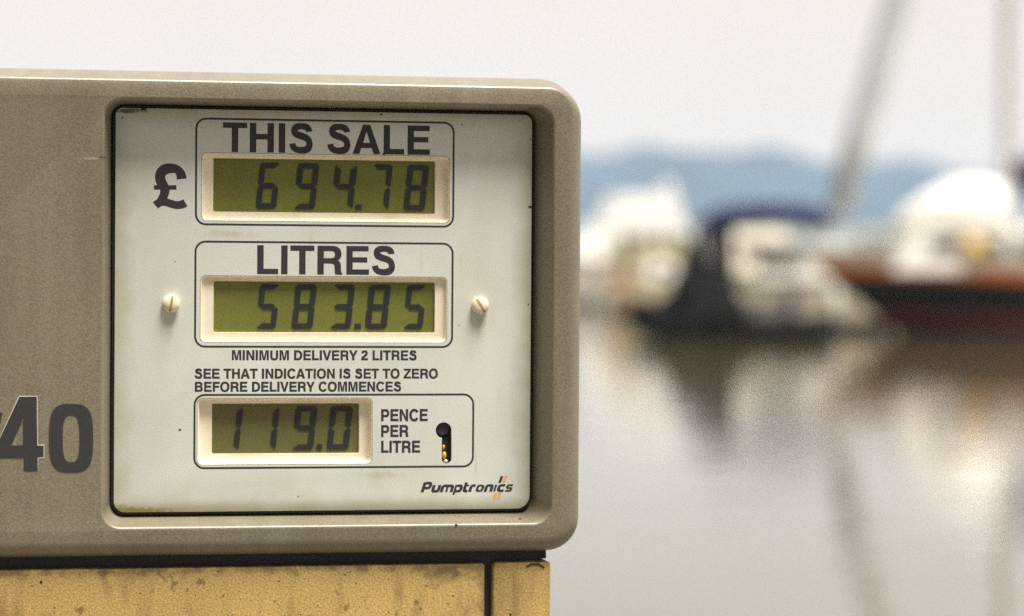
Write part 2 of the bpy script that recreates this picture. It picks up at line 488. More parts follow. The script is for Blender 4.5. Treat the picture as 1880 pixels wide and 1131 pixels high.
for k in range(6):                               # softened front edge
    a = R(90 * k / 5)
    g = er * (1 - math.sin(a))
    t_in = 0.0
    rl.append(v3(rrect(ro_l-g, ro_r+g, ro_b-g, ro_t+g, 0.0095+g, 8), FRONT + er*(1-math.cos(a))))
for t in (0.35, 0.7, 1.0):
    rl.append(v3(rec(t, 0), FRONT + er + (FL_Y - FRONT - er) * t))
h.loft(rl)
h.loft([v3(rec(1, 0), FL_Y), v3(rec(1, 0), FLOOR_Y)])
h.fill(rec(1, 0), [], lambda p: (p[0], FLOOR_Y, p[1]))
h.fill(outer_y(0), [rrect(ro_l-er, ro_r+er, ro_b-er, ro_t+er, 0.0095+er, 8)], lambda p: (p[0], FRONT, p[1]))
housing = h.build("housing", M['housing'], pump, smooth=40)
overlay(M['housing'], (0.05, 0.035, 0.02), spot_mask((*pl(187, 290, FRONT)[:1], FRONT, pl(187, 290, FRONT)[1]), (0.0022, 0.01, 0.0012), 900, 0.4))
overlay(M['housing'], (0.48, 0.43, 0.33), spot_mask((pl(168, 290, FRONT)[0], FRONT, pl(168, 291, FRONT)[1]), (0.006, 0.01, 0.0008), 900, 0.6, 0.5))

gk = MB()                                        # black ring put in for the dark gap round the faceplate
gk.loft([v3(rrect(fx0+.0004, fx1-.0004, fz0+.0004, fz1-.0004, .0075), FL_Y-.0006), v3(rrect(fx0+.0004, fx1-.0004, fz0+.0004, fz1-.0004, .0075), 0.0026),
         v3(rrect(fx0+.0045, fx1-.0045, fz0+.0045, fz1-.0045, .005), 0.0026), v3(rrect(fx0+.0045, fx1-.0045, fz0+.0045, fz1-.0045, .005), FL_Y-.0006)])
gk.build("dark_gap_ring", M['rubber'], pump, smooth=40)  # the black stands for the dark gap

# faceplate with three windows and a key slot
PX0, PX1, PZ0, PZ1 = -0.1134, 0.1179, ZB-0.1339, ZB+0.0866
PT = 0.0026
def prect(x0, y0, x1, y1, y=0.0):
    """photo box -> upright rectangle"""
    xm, ym = (x0+x1)/2, (y0+y1)/2
    return (pl(x0, ym, y)[0], pl(x1, ym, y)[0], pl(xm, y1, y)[1], pl(xm, y0, y)[1])
WIN = [dict(cut=(369.5, 283, 826, 408), lcd=(391.5, 291, 799, 391), depth=0.0042),
       dict(cut=(367, 507, 821, 629.5), lcd=(392, 517, 798.5, 611), depth=0.0022),
       dict(cut=(361.5, 730.5, 684, 853), lcd=(389, 740.5, 659.5, 833), depth=0.0046)]
holes = [rrect(*prect(*wn['cut']), 0.0030, 6) for wn in WIN]
kc = pl(814.5, 790); kr = abs(pl(829, 790)[0] - kc[0]); ks = pl(820, 842)
sr = abs(pl(829, 842)[0] - pl(811, 842)[0]) / 2
key = [(kc[0]+kr*math.cos(R(a)), kc[1]+kr*math.sin(R(a))) for a in range(0, 246, 12)] + \
      [(ks[0]-sr, kc[1]-kr*0.92)] + [(ks[0]+sr*math.cos(R(a)), ks[1]+sr*math.sin(R(a))) for a in range(180, 361, 15)]
fp = MB()
po = lambda i: rrect(PX0+i, PX1-i, PZ0+i, PZ1-i, [0.0075-i, 0.0045-i, 0.0035-i, 0.0062-i], 8)
c = 0.0003
fp.loft([v3(po(c), 0), v3(po(c*.3), c*.3), v3(po(0), c), v3(po(0), PT)])
for hl in holes + [key]: fp.loft([v3(hl, 0), v3(hl, PT)], mi=1 if hl is key else 0)
fp.fill(po(c), holes + [key], lambda p: (p[0], 0, p[1]))
fp.fill(po(0), holes + [key], lambda p: (p[0], PT, p[1]))
face = fp.build("faceplate", [M['face'], M['hole']], pump, smooth=35)
tag(face, "off-white printed faceplate with mossy lower left corner")
mx_, mz_ = pl(232, 940); mx2, mz2 = pl(262, 941)
overlay(M['face'], (0.52, 0.50, 0.28), spot_mask((mx2, 0, mz2), (0.060, 0.02, 0.010), 120, 1.2, 0.55))
overlay(M['face'], (0.30, 0.30, 0.04), spot_mask((mx_-.002, 0, mz_), (0.017, 0.02, 0.0042), 330, 0.6, 0.95))
overlay(M['face'], (0.26, 0.25, 0.03), spot_mask((mx2, 0, mz2+.0008), (0.020, 0.02, 0.0022), 420, 0.6, 0.9))
def edge_mask(cx_, cz_, hx_, hz_, start, amount, nscale):
    """uneven darker and yellower band along the plate's rim"""
    def f(t, tc):
        mp = t.nodes.new("ShaderNodeMapping"); mp.vector_type = 'TEXTURE'
        mp.inputs["Location"].default_value = (cx_, 0, cz_); mp.inputs["Scale"].default_value = (hx_, 1, hz_)
        t.links.new(tc.outputs["Object"], mp.inputs["Vector"])
        ab = t.nodes.new("ShaderNodeVectorMath"); ab.operation = 'ABSOLUTE'; t.links.new(mp.outputs[0], ab.inputs[0])
        sp = t.nodes.new("ShaderNodeSeparateXYZ"); t.links.new(ab.outputs[0], sp.inputs[0])
        m_ = t.nodes.new("ShaderNodeMath"); m_.operation = 'MAXIMUM'; t.links.new(sp.outputs["X"], m_.inputs[0]); t.links.new(sp.outputs["Z"], m_.inputs[1])
        n = t.nodes.new("ShaderNodeTexNoise"); n.inputs["Scale"].default_value = nscale; n.inputs["Detail"].default_value = 5.0
        t.links.new(tc.outputs["Object"], n.inputs["Vector"])
        a = t.nodes.new("ShaderNodeMath"); a.operation = 'MULTIPLY_ADD'; a.inputs[1].default_value = 0.16; a.inputs[2].default_value = -0.08
        t.links.new(n.outputs[0], a.inputs[0])
        b_ = t.nodes.new("ShaderNodeMath"); b_.operation = 'ADD'; t.links.new(m_.outputs[0], b_.inputs[0]); t.links.new(a.outputs[0], b_.inputs[1])
        r = t.nodes.new("ShaderNodeMapRange"); r.inputs["From Min"].default_value = start; r.inputs["From Max"].default_value = 1.02
        r.inputs["To Max"].default_value = amount
        t.links.new(b_.outputs[0], r.inputs["Value"])
        return r.outputs[0]
    return f
overlay(M['face'], (0.40, 0.38, 0.20), edge_mask((PX0+PX1)/2, (PZ0+PZ1)/2, (PX1-PX0)/2, (PZ1-PZ0)/2, 0.90, 0.60, 60))
overlay(M['face'], (0.50, 0.47, 0.33), noise_mask(16, 0.50, 0.80, stretch=(1.6, 1, 0.5), detail=6, amount=0.45))
overlay(M['face'], (0.38, 0.33, 0.20), noise_mask(48, 0.66, 0.78, stretch=(2.2, 1, 0.35), detail=5, offset=(1, 0, 2), amount=0.40))
for (px_, py_, rx_, rz_) in ((313, 590, .0035, .012), (881, 596, .0035, .012), (846, 482, .0007, .006), (420, 430, .02, .003), (700, 872, .016, .003)):
    xx_, zz_ = pl(px_, py_)
    overlay(M['face'], (0.42, 0.36, 0.22), spot_mask((xx_, 0, zz_), (rx_, .02, rz_), 220, 0.9, 0.40))
dx_, dz_ = pl(240, 203)
overlay(M['face'], (0.10, 0.09, 0.05), spot_mask((dx_, 0, dz_), (0.010, 0.02, 0.0018), 420, 0.6, 0.9))

TOP = [0.00012]
def flat(name, polys, mats, parent, y0=None, mis=None, thick=0.00008):
    """printed or stuck-on shapes: thin prisms, each piece a hair above the one before"""
    mb = MB()
    for i, (o, hs_) in enumerate(polys):
        yb = 0.00004 if y0 is None else y0
        yf = (-0.000025 if y0 is None else y0 - thick) - 0.000008 * (i % 4)
        mi = mis[i] if mis else 0
        if isinstance(o, Strip):
            k = len(o)//2
            mb.loft([v3(o[:k], yf), v3(o[k:][::-1], yf)], mi=mi, closed=False)
        else: mb.fill(o, hs_, lambda p: (p[0], yf, p[1]), mi)
        for l in [o] + list(hs_): mb.loft([v3(l, yf), v3(l, yb)], mi=mi)
    return mb.build(name, mats, parent)

def text_polys(s, box, slant=0.0, track=0.0, glyphs=G, cap=718.0, bold=0.0):
    """fit a line of glyphs into photo box (left, baseline at left, right, baseline at right, cap height px)"""
    xl, bl, xr, br, ch = box
    p0 = pl(xl, bl); p1 = pl(xr, br)
    zt = pl((xl+xr)/2, (bl+br)/2 - ch)[1]; zb_ = (p0[1]+p1[1])/2
    pos, x = [], 0.0
    for c_ in s:
        pos.append(x); x += glyphs[c_][0] + track
    x_first = min(p[0] for o, _ in glyphs[s[0]][1] for p in o)
    x_last = pos[-1] + max(p[0] for o, _ in glyphs[s[-1]][1] for p in o)
    sx = (p1[0]-p0[0]) / (x_last - x_first); sz = (zt - zb_) / cap
    out = []
    for c_, x0 in zip(s, pos):
        pieces = pen(c_, bold) if glyphs is G and c_ in PEN else [(grow(o, bold) if bold else o, [grow(hh, -bold) for hh in hs_]) for o, hs_ in glyphs[c_][1]]
        for o, hs_ in pieces:
            f = lambda p: (p0[0] + (x0 + p[0] - x_first + slant*p[1]) * sx, zb_ + p[1]*sz)
            out.append((type(o)(f(p) for p in o), [[f(p) for p in hh] for hh in hs_]))
    return out

for s, box in (("THIS SALE", (409.5, 278.5, 789, 284, 53)), ("LITRES", (472.5, 503, 724.5, 504.3, 52)),
               ("MINIMUM DELIVERY 2 LITRES", (426, 661, 764.5, 661.3, 17.6)),
               ("SEE THAT INDICATION IS SET TO ZERO", (357.5, 695, 803.5, 694.6, 17.6)),
               ("BEFORE DELIVERY COMMENCES", (358, 719, 736, 718.5, 17.6)),
               ("PENCE", (700, 773, 785, 773, 21.5)), ("PER", (700, 802, 749.5, 802, 21.3)), ("LITRE", (700, 831, 771, 830.6, 21.3))):
    flat("printed_text", text_polys(s, box, bold=7 if box[4] > 40 else 17), M['ink'], face)

# pound sign (traced in its own units, then laid on the plate)
q = lambda p: pl(180 + p[0]/4.083, 170 + p[1]/4.083)
hook = stroke(path((627,648),('c',(624,588),(592,566),(548,567)),('c',(488,567),(463,600),(466,640)),('c',(468,672),(490,690),(500,722)),('c',(508,760),(480,800),(432,846)), n=10),
              [(0,76),(.16,62),(.34,80),(.6,76),(.8,66),(1,40)])
foot = stroke(path((430,846),('c',(478,800),(520,826),(562,838)),('c',(600,850),(632,840),(655,826)), n=10), [(0,62),(.5,58),(1,62)])
bar_ = [(419,694),(588,694),(588,728),(419,728)]
flat("printed_text", [(type(o)(q(p) for p in o), []) for o in (hook, foot, bar_)], M['ink'], face)

def frame_line(x0, y0, x1, y1, r, wd=0.00112):
    b = prect(x0, y0, x1, y1)
    return (rrect(b[0]-wd/2, b[1]+wd/2, b[2]-wd/2, b[3]+wd/2, r+wd/2, 8), [rrect(b[0]+wd/2, b[1]-wd/2, b[2]+wd/2, b[3]-wd/2, r-wd/2, 8)])
for b in ((360, 221.5, 832.5, 414), (358.5, 445.5, 830.5, 636.8), (357, 724.7, 868.6, 858)):
    flat("border_line", [frame_line(*b, 0.0055)], M['ink'], face)

# maker's logo: slanted rounded lower-case letters
def fil(pts, r=90, n=5):
    out = [pts[0]]
    for a, b, c_ in zip(pts, pts[1:], pts[2:]):
        va = Vector((a[0]-b[0], a[1]-b[1])); vc = Vector((c_[0]-b[0], c_[1]-b[1]))
        rr = min(r, va.length*.49, vc.length*.49)
        p, q_ = Vector(b)+va.normalized()*rr, Vector(b)+vc.normalized()*rr
        for k in range(n+1):
            t = k/n; out.append(tuple(p*(1-t)**2 + Vector(b)*2*t*(1-t) + q_*t*t))
    out.append(pts[-1]); return out
W = 184
K = {}
K['P'] = (560, [(stroke([(75,0),(75,700)], W), []), (stroke(fil([(139,636),(440,636),(440,290),(139,290)], 130), W), [])])
K['u'] = (500, [(stroke(fil([(70,500),(70,62),(400,62),(400,500)], 120), W), [])])
K['n'] = (500, [(stroke(fil([(70,0),(70,438),(400,438),(400,0)], 120), W), [])])
K['m'] = (740, [(stroke(fil([(70,0),(70,438),(650,438),(650,0)], 120), W), []), ([(298,380),(424,380),(424,0),(298,0)], [])])
K['p'] = (500, [([(6,500),(134,500),(134,-190),(6,-190)], []), (stroke(fil([(134,438),(400,438),(400,62),(134,62)], 120), W), [])])
K['t'] = (340, [(stroke(fil([(90,660),(90,62),(300,62)], 110), W), []), ([(154,500),(300,500),(300,390),(154,390)], [])])
K['r'] = (350, [(stroke(fil([(70,0),(70,438),(320,438)], 120), W), [])])
K['o'] = (500, [(superell(238,250,232,252,3.0), [superell(238,250,84,118,2.8)])])
K['i'] = (190, [([(10,500),(138,500),(138,0),(10,0)], [])])
K['c'] = (440, [(stroke(fil([(400,438),(70,438),(70,62),(400,62)], 140), W), [])])
K['s'] = (440, [(stroke(fil([(400,444),(75,444),(75,250),(350,250),(350,56),(20,56)], 90), 136), [])])
flat("maker_logo", text_polys("Pumptronics", (772, 903.5, 939, 903.0, 18.5), slant=0.26, track=30, glyphs=K, cap=700.0), M['ink'], face)
z6 = lambda p: pl(750 + p[0]/5.654, 730 + p[1]/5.654)
sl = [[(956,815),(985,815),(960,886),(930,886)], [(998,812),(1026,812),(1002,884),(974,884)], [(890,990),(920,990),(902,1062),(872,1062)], [(934,989),(965,989),(946,1061),(914,1061)]]
flat("logo_bar", [([z6(p) for p in sl[0]], [])], M['ink'], face)
for s_ in sl[1:]:
    cxx, cyy = sum(p[0] for p in s_)/4, sum(p[1] for p in s_)/4
    inner = [(cxx+(p[0]-cxx)*.45, cyy+(p[1]-cyy)*.62) for p in s_]
    flat("logo_bar", [([z6(p) for p in s_], []), ([z6(p) for p in inner], [])], [M['orange_ink'], M['pale_ink']], face, mis=[0, 1])

# displays
SEG = {'0':'abcdef','1':'bc','3':'abgcd','4':'fgbc','5':'afgcd','6':'afgedc','7':'abc','8':'abcdefg','9':'abcdfg'}
def seg_polys(ch, x0, x1, z0, z1, sl_=0.10):
    """one slanted seven-segment figure; x0..x1 is the cell at its foot"""
    wv, wh = (x1-x0)*0.27, (z1-z0)*0.118
    zm = (z0+z1)/2; g = (z1-z0)*0.012; k = wv*0.45
    P = {'a': [(x0+k, z1), (x1-k, z1), (x1-k*.35, z1-k*.35), (x1-wv-g, z1-wh), (x0+wv+g, z1-wh), (x0+k*.35, z1-k*.35)],
         'd': [(x0+k, z0), (x1-k, z0), (x1-k*.35, z0+k*.35), (x1-wv-g, z0+wh), (x0+wv+g, z0+wh), (x0+k*.35, z0+k*.35)],
         'b': [(x1, z1-k), (x1-k*.35, z1-k*.35-g*1.4), (x1-wv, z1-wh-g*1.2), (x1-wv, zm+wh*.55+g), (x1-wv*.35, zm+g), (x1, zm+wh*.3+g)],
         'c': [(x1, z0+k), (x1-k*.35, z0+k*.35+g*1.4), (x1-wv, z0+wh+g*1.2), (x1-wv, zm-wh*.55-g), (x1-wv*.35, zm-g), (x1, zm-wh*.3-g)],
         'f': [(x0, z1-k), (x0+k*.35, z1-k*.35-g*1.4), (x0+wv, z1-wh-g*1.2), (x0+wv, zm+wh*.55+g), (x0+wv*.35, zm+g), (x0, zm+wh*.3+g)],
         'e': [(x0, z0+k), (x0+k*.35, z0+k*.35+g*1.4), (x0+wv, z0+wh+g*1.2), (x0+wv, zm-wh*.55-g), (x0+wv*.35, zm-g), (x0, zm-wh*.3-g)],
         'g': [(x0+wv*.4, zm), (x0+wv+g*.5, zm+wh*.5), (x1-wv-g*.5, zm+wh*.5), (x1-wv*.4, zm), (x1-wv-g*.5, zm-wh*.5), (x0+wv+g*.5, zm-wh*.5)]}
    return [([(p[0] + sl_*(p[1]-z0), p[1]) for p in P[s_]], []) for s_ in SEG[ch]]

FIG = [[('6', 469.5, 507), ('9', 539, 578), ('4', 608, 648), ('7', 677, 713), ('8', 741, 780)],
       [('5', 470, 506.5), ('8', 535.5, 574), ('3', 605, 644), ('8', 670.5, 710), ('5', 740, 776)],
       [('1', 400, 438.5), ('1', 467, 506), ('9', 535.5, 575), ('0', 600, 640)]]
FZ = [(300.5, 384.5), (522.5, 603.5), (746, 825.5)]
DOT = [(653, 664.5, 375.5, 384.8), (651.5, 663, 594.5, 604), (581.5, 592, 816, 825.5)]
TXT = ["top cream display window of the sale price", "middle cream display window of the litres", "bottom cream display window of the pence per litre"]
for i, wn in enumerate(WIN):
    cx0, cx1, cz0, cz1 = prect(*wn['cut'])
    D = wn['depth']
    lx0, lx1, lz0, lz1 = prect(*wn['lcd'], y=D)
    e = 0.00015
    b = MB()
    rr = lambda g, r: rrect(cx0+e+g, cx1-e-g, cz0+e+g, cz1-e-g, r, 6)
    dr = 0.0013 if D > .003 else 0.0007
    lo = [v3(rr(0, .0029), PT+.0004), v3(rr(0, .0029), 0.0004), v3(rr(.0003, .0027), 0.0001), v3(rr(.0006, .0025), 0.0004), v3(rr(.0006+dr*.5, .0024), D*.55), v3(rr(.0006+dr*.85, .0024), D*.9), v3(rr(.0014+dr, .002), D)]
    b.loft(lo)
    ll = rrect(lx0, lx1, lz0, lz1, 0.0011, 6)
    b.fill(rr(.0014+dr, .002), [ll], lambda p: (p[0], D, p[1]))
    b.loft([v3(ll, D), v3(rrect(lx0+.0002, lx1-.0002, lz0+.0002, lz1-.0002, .001, 6), D+.0016)])
    bz = b.build("display_window", M['bezel'], pump, smooth=40)
    tag(bz, TXT[i])
    s_ = MB()
    s_.fill(rrect(lx0-.001, lx1+.001, lz0-.001, lz1+.001, .001, 4), [], lambda p: (p[0], D+.0014, p[1]))
    s_.fill(rrect(lx0-.001, lx1+.001, lz0-.001, lz1+.001, .001, 4), [], lambda p: (p[0], D+.0034, p[1]))
    s_.build("lcd_screen", M['lcd_dull' if i == 2 else 'lcd'], bz)
    for ch, a, b_ in FIG[i]:
        zt, zb_ = pl(600, FZ[i][0]-( .0 if i else -0.0), D)[1], pl(600, FZ[i][1], D)[1]
        x0, x1 = pl(a, FZ[i][1], D)[0], pl(b_, FZ[i][1], D)[0]
        mb = MB()
        for o, _ in seg_polys(ch, x0, x1, zb_, zt):
            mb.fill(o, [], lambda p: (p[0], D+.0009, p[1]))
            mb.loft([v3(o, D+.0009), v3(o, D+.00095)])
        mb.build("lcd_digit", M['segment'], bz)
    mb = MB()
    d_ = DOT[i]
    o = rrect(*prect(d_[0], d_[2], d_[1], d_[3], D), .0002, 2)
    mb.fill(o, [], lambda p: (p[0], D+.0009, p[1])); mb.loft([v3(o, D+.0009), v3(o, D+.00095)])
    mb.build("decimal_point", M['segment'], bz)

# screws
for (sx_, sy_, ang) in ((313.5, 557, 80), (880.5, 561, -58)):
    x, z = pl(sx_, sy_); r = 0.0049
    s_ = MB()
    prof = [(r*.93, 0.0), (r*.97, -.0012), (r, -.0021), (r*.97, -.0029), (r*.86, -.0036), (r*.62, -.0042), (r*.3, -.0045)]
    s_.loft([[(x+q_[0]*math.cos(2*math.pi*k/28), q_[1], z+q_[0]*math.sin(2*math.pi*k/28)) for k in range(28)] for q_ in prof], False, True)
    so = s_.build("screw", M['screw'], pump, smooth=50)
    tag(so, "left cream plastic slotted screw" if sx_ < 500 else "right cream plastic slotted screw")
    sm = MB(); ca, sa = math.cos(R(ang)), math.sin(R(ang)); hw = .00062
    pts = []
    for t, yy in ((-.9, -.0036), (-.6, -.00435), (-.3, -.00458), (0, -.00462), (.3, -.00458), (.6, -.00435), (.9, -.0036)):
        pts.append((t*r, yy))
    sm.loft([[(x+ca*p[0]-sa*hw, p[1], z+sa*p[0]+ca*hw) for p in pts], [(x+ca*p[0]+sa*hw, p[1], z+sa*p[0]-ca*hw) for p in pts],
             [(x+ca*p[0]+sa*hw, p[1]+.0012, z+sa*p[0]-ca*hw) for p in pts], [(x+ca*p[0]-sa*hw, p[1]+.0012, z+sa*p[0]+ca*hw) for p in pts]], closed=False)
    sm.build("slot", M['slot'], so)

# key slot: dark box behind the cut-out, with a brass glint and a chip of bare metal inside
k_ = MB()
k_.box(kc[0]-.008, ks[0]+.005, PT+.0002, .0042, ks[1]-.006, kc[1]+.008)
lock = k_.build("lock_cavity", M['void'], pump)
k_ = MB()
kd = pl(813.2, 786.5, .0015)
k_.loft([[(kd[0]+.0036*math.cos(R(a)), .0016 if j == 0 else .0036, kd[1]+.0036*math.sin(R(a))) for a in range(0, 360, 15)] for j in (0, 1)], True, True)
k_.build("lock_barrel", M['rubber'], lock, smooth=40)
def blob(px, py, rx, rz, y, m, nm_, par):
    x, z = pl(px, py, y); b = MB()
    b.loft([[(x+rx*cc*math.cos(2*math.pi*k/12), y-dy, z+rz*cc*math.sin(2*math.pi*k/12)) for k in range(12)] for cc, dy in ((1, 0), (.85, .0006), (.45, .0011))], False, True)
    return b.build(nm_, m, par, smooth=60)
blob(815.5, 836, .0013, .0022, .0010, M['brass'], "brass_key", lock)
blob(814.5, 821, .0008, .0014, .0012, M['brass'], "brass_key", lock)
blob(818, 846.5, .0014, .0010, .0014, M['bare'], "metal_chip", lock)

# stuck-on numerals left of the recess
y5 = FRONT
z5 = lambda p: pl(p[0]/4.083, 640 + p[1]/4.083, y5)
four_o = [(145,360),(276,360),(280,726),(328,726),(328,815),(283,818),(283,916),(178,916),(178,820),(-22,820),(-22,716)]
four_h = [(178,522),(178,727),(76,732)]
four_e = [(141,355),(280,356),(284,721),(332,720),(331,820),(287,822),(283,916),(178,916),(178,820),(-22,820),(-22,712)]
def flat_f(polys, name, ms, mis=None):
    o = flat(name, polys, ms, housing, y0=FRONT+.00002, mis=mis, thick=0.00025)
    return o
flat_f([([z5(p) for p in four_e], [[z5(p) for p in four_h]]), ([z5(p) for p in four_o], [[z5(p) for p in [(174,528),(174,722),(82,728)]]])], "numeral_decal", [M['pale_edge'], M['sticker']], [0, 1])
flat_f([([z5(p) for p in superell(533, 671, 165, 257, 3.3, 56)], [[z5(p) for p in superell(533, 675, 63, 176, 3.0, 48)]])], "numeral_decal", M['sticker'])
flat_f([([z5(p) for p in [(-90,480),(18,480),(-70,916),(-180,916),(-250,480),(-150,480),(-122,760)]], [])], "numeral_decal", M['sticker'])

# dirt specks on lip, plate and housing
for (px, py, r_, y, par) in ((834, 947, .0006, .0, 'h'), (843, 948.5, .0005, .0, 'h'), (893, 945, .0004, 0, 'h'), (944, 943.5, .0008, -.001, 'h'), (955, 953.5, .0011, -.002, 'h'), (986, 948, .0008, -.004, 'h'),
                             (838, 964, .0010, FRONT, 'h'), (908, 953, .0004, -.002, 'h'), (264, 200.5, .0015, 0, 'f'), (225, 216, .0008, 0, 'f'), (330, 789, .0008, 0, 'f'), (548, 911, .0006, 0, 'f'),
                             (973, 380, .0010, 0, 'f'), (974, 257, .0006, 0, 'f'), (970, 559, .0008, 0, 'f'), (848, 229, .0006, 0, 'f'), (700, 210, .0010, 0, 'f'), (321, 480, .0005, 0, 'f'), (843, 597, .0005, 0, 'f'), (705, 283, .0010, 0, 'f')):
    if par == 'h' and y != FRONT:
        # the lip slopes: find the height of its surface at this pixel
        t = 0.5
        for _ in range(20):
            yy = FRONT + er + (FL_Y-FRONT-er)*t
            z_s = ro_b + (fz0-ro_b)*t
            z_p = pl(px, py, yy)[1]
            t += (z_p - z_s) / (fz0-ro_b) * 0.5
            t = max(0, min(1, t))
        y = yy
    x, z = pl(px, py, y); b = MB()
    ph = [random.uniform(.65, 1.25) for _ in range(9)]
    ry = r_*.7
    b.loft([[(x+r_*cc*ph[k]*math.cos(2*math.pi*k/9), y-dy*r_+ .0001, z+ry*cc*ph[k]*math.sin(2*math.pi*k/9)) for k in range(9)] for cc, dy in ((1, 0), (.7, .35))], False, True)
    b.build("dirt_speck", M['dirt'], face if par == 'f' else housing)

# lower casing: two ochre panels; carcass blackened as the gap's shadow under the head
CYF = -0.0105                                       # face of the ochre panels
zt_p = pl(600, 1038.5, CYF)[1]; xr_p = pl(1011, 1075, CYF)[0]
xg0, xg1 = pl(890, 1090, CYF)[0], pl(905, 1090, CYF)[0]
p_ = MB(); p_.box(XL+.03, xr_p-.004, CYF+.006, .135, 0.03, ZBOT+.004)
p_.build("carcass", M['rubber'], pump)  # the black stands for the gap's shadow
def panel(name, x0, x1, z0, z1, label, y1=.02):
    b = MB(); r = .0018
    lp = lambda g: rrect(x0+g, x1-g, z0+g, z1-g, r-g*.5, 4)
    b.loft([v3(lp(.0011), CYF), v3(lp(.0004), CYF+.0004), v3(lp(0), CYF+.0012), v3(lp(0), y1)], True, True)
    o = b.build(name, M['ochre'], pump, smooth=40); tag(o, label); return o
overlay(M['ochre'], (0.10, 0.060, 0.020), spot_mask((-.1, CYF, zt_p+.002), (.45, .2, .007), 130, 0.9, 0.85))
overlay(M['ochre'], (0.10, 0.068, 0.028), spot_mask((pl(820, 1055, CYF)[0], CYF, zt_p-.004), (.020, .2, .009), 210, 0.9, 0.8))
overlay(M['ochre'], (0.10, 0.068, 0.028), spot_mask((xg0, CYF, zt_p-.02), (.006, .2, .05), 160, 1.0, 0.6))
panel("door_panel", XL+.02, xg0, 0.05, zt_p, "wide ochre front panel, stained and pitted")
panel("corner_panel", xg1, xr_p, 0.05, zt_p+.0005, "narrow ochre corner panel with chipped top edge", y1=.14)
b = MB(); zc = pl(1000, 1021, CYF)[1]
b.box(xg1+.006, xr_p-.0004, .0005, .138, zt_p+.0012, ZBOT+.0015); b.build("shade_block", M['rubber'], pump)  # black block stands in for the shadow under the head's right end
b = MB(); xa, za = pl(985, 1035, CYF)
b.tube([(xa-.0055, CYF-.0001, za-.0016), (xa-.003, CYF-.0001, za), (xa+.0015, CYF-.0001, za-.0002), (xa+.0045, CYF-.0001, za-.0022)], .0005, 6)
b.build("dirt_speck", M['dirt'], pump)
b = MB(); b.box(XL-.01, XR+.01, -.01, .16, 0.0, 0.05); b.build("plinth", M['rubber'], pump)

# ------------------------------------------------------------------ setting: deck, water, hills
b = MB(); b.box(-4, 3.2, -4.0, 2.6, 0.10, DECK)
M['deck'] = mat("deck_boards", (0.13, 0.115, 0.09), 0.7, grain=0.15, gscale=60, blotch=0.2, bscale=3)
dk = b.build("pontoon_deck", M['deck']); dk["kind"] = "structure"

wm = bpy.data.materials.new("water"); wm.use_nodes = True
t = wm.node_tree; pb = t.nodes["Principled BSDF"]
pb.inputs["Base Color"].default_value = (0.085, 0.074, 0.042, 1)
pb.inputs["Roughness"].default_value = 0.05
pb.inputs["IOR"].default_value = 1.9
tc = t.nodes.new("ShaderNodeTexCoord")
hgt = None
for s_, st, amt in ((0.9, (1, 1, 1), 1.0), (3.5, (1, 1.3, 1), 0.25)):
    mp = t.nodes.new("ShaderNodeMapping"); mp.inputs["Scale"].default_value = st
    t.links.new(tc.outputs["Object"], mp.inputs[0])
    n = t.nodes.new("ShaderNodeTexNoise"); n.inputs["Scale"].default_value = s_; n.inputs["Detail"].default_value = 2
    t.links.new(mp.outputs[0], n.inputs["Vector"])
    a = t.nodes.new("ShaderNodeMath"); a.operation = 'MULTIPLY_ADD'; a.inputs[1].default_value = amt
    t.links.new(n.outputs[0], a.inputs[0])
    if hgt: t.links.new(hgt, a.inputs[2])
    else: a.inputs[2].default_value = 0
    hgt = a.outputs[0]
bp = t.nodes.new("ShaderNodeBump"); bp.inputs["Strength"].default_value = 0.6; bp.inputs["Distance"].default_value = 0.02
t.links.new(hgt, bp.inputs["Height"]); t.links.new(bp.outputs[0], pb.inputs["Normal"])
b = MB(); b.add([(-2400, -60, 0), (2400, -60, 0), (2400, 2300, 0), (-2400, 2300, 0)], [(0, 1, 2, 3)])
wt = b.build("water", wm); wt["kind"] = "structure"

M['hill'] = mat("haze_blue_hill", (0.018, 0.062, 0.115), 0.95, grain=0.35, gscale=0.03, blotch=0.3, bscale=0.008)  # blue of the distant haze is mixed into the hill's own colour
M['mist_pale'] = mat("mist_pale_shore", (0.20, 0.23, 0.20), 0.95, grain=0.2, gscale=0.05, blotch=0.3, bscale=0.01)  # lower slope coloured paler to stand for low mist
HR = 1500.0
RID = [(-9999, 262), (900, 260), (1062, 250), (1130, 258), (1190, 242), (1300, 246), (1450, 249), (1600, 255), (1700, 268), (1800, 280), (1950, 292), (2300, 296), (99999, 296)]
def ridge(ang):
    px = CX + FPX * math.tan(ang)
    for (x0, y0), (x1, y1) in zip(RID, RID[1:]):
        if x0 <= px <= x1:
            y = y0 + (y1-y0)*(px-x0)/(x1-x0); break
    else: y = 280
    hh = (495 - y) / FPX * HR
    wob = 4*math.sin(ang*37)+2.5*math.sin(ang*91+1)+7*math.sin(ang*9+2)*min(1, abs(ang-.13)*4)
    return hh + wob*.4 + 12*math.sin(ang*5)*min(1, max(0, abs(ang-.13)-.08)*5)
rows = []
rr_ = [(0, 0.0), (30, .10), (90, .30), (180, .52), (300, .78), (420, .95), (520, 1.0), (640, .82), (760, .2)]
angs = [R(-52 + .35*k) for k in range(298)]
def hill_pts(f0, f1):
    L = []
    for i in range(f0, f1):
        dr_, fr = rr_[i]
        L.append([(math.sin(a)*(HR-300+dr_+12*math.sin(a*60+i)), math.cos(a)*(HR-300+dr_+12*math.sin(a*60+i)), ridge(a)*fr*(1+.06*math.sin(a*130+i*1.7)*(0<fr<1)) - (0.5 if fr == 0 else 0)) for a in angs])
    return L
b = MB(); b.loft(hill_pts(2, 9), closed=False); hl = b.build("hills", M['hill'], smooth=180); hl["kind"] = "structure"
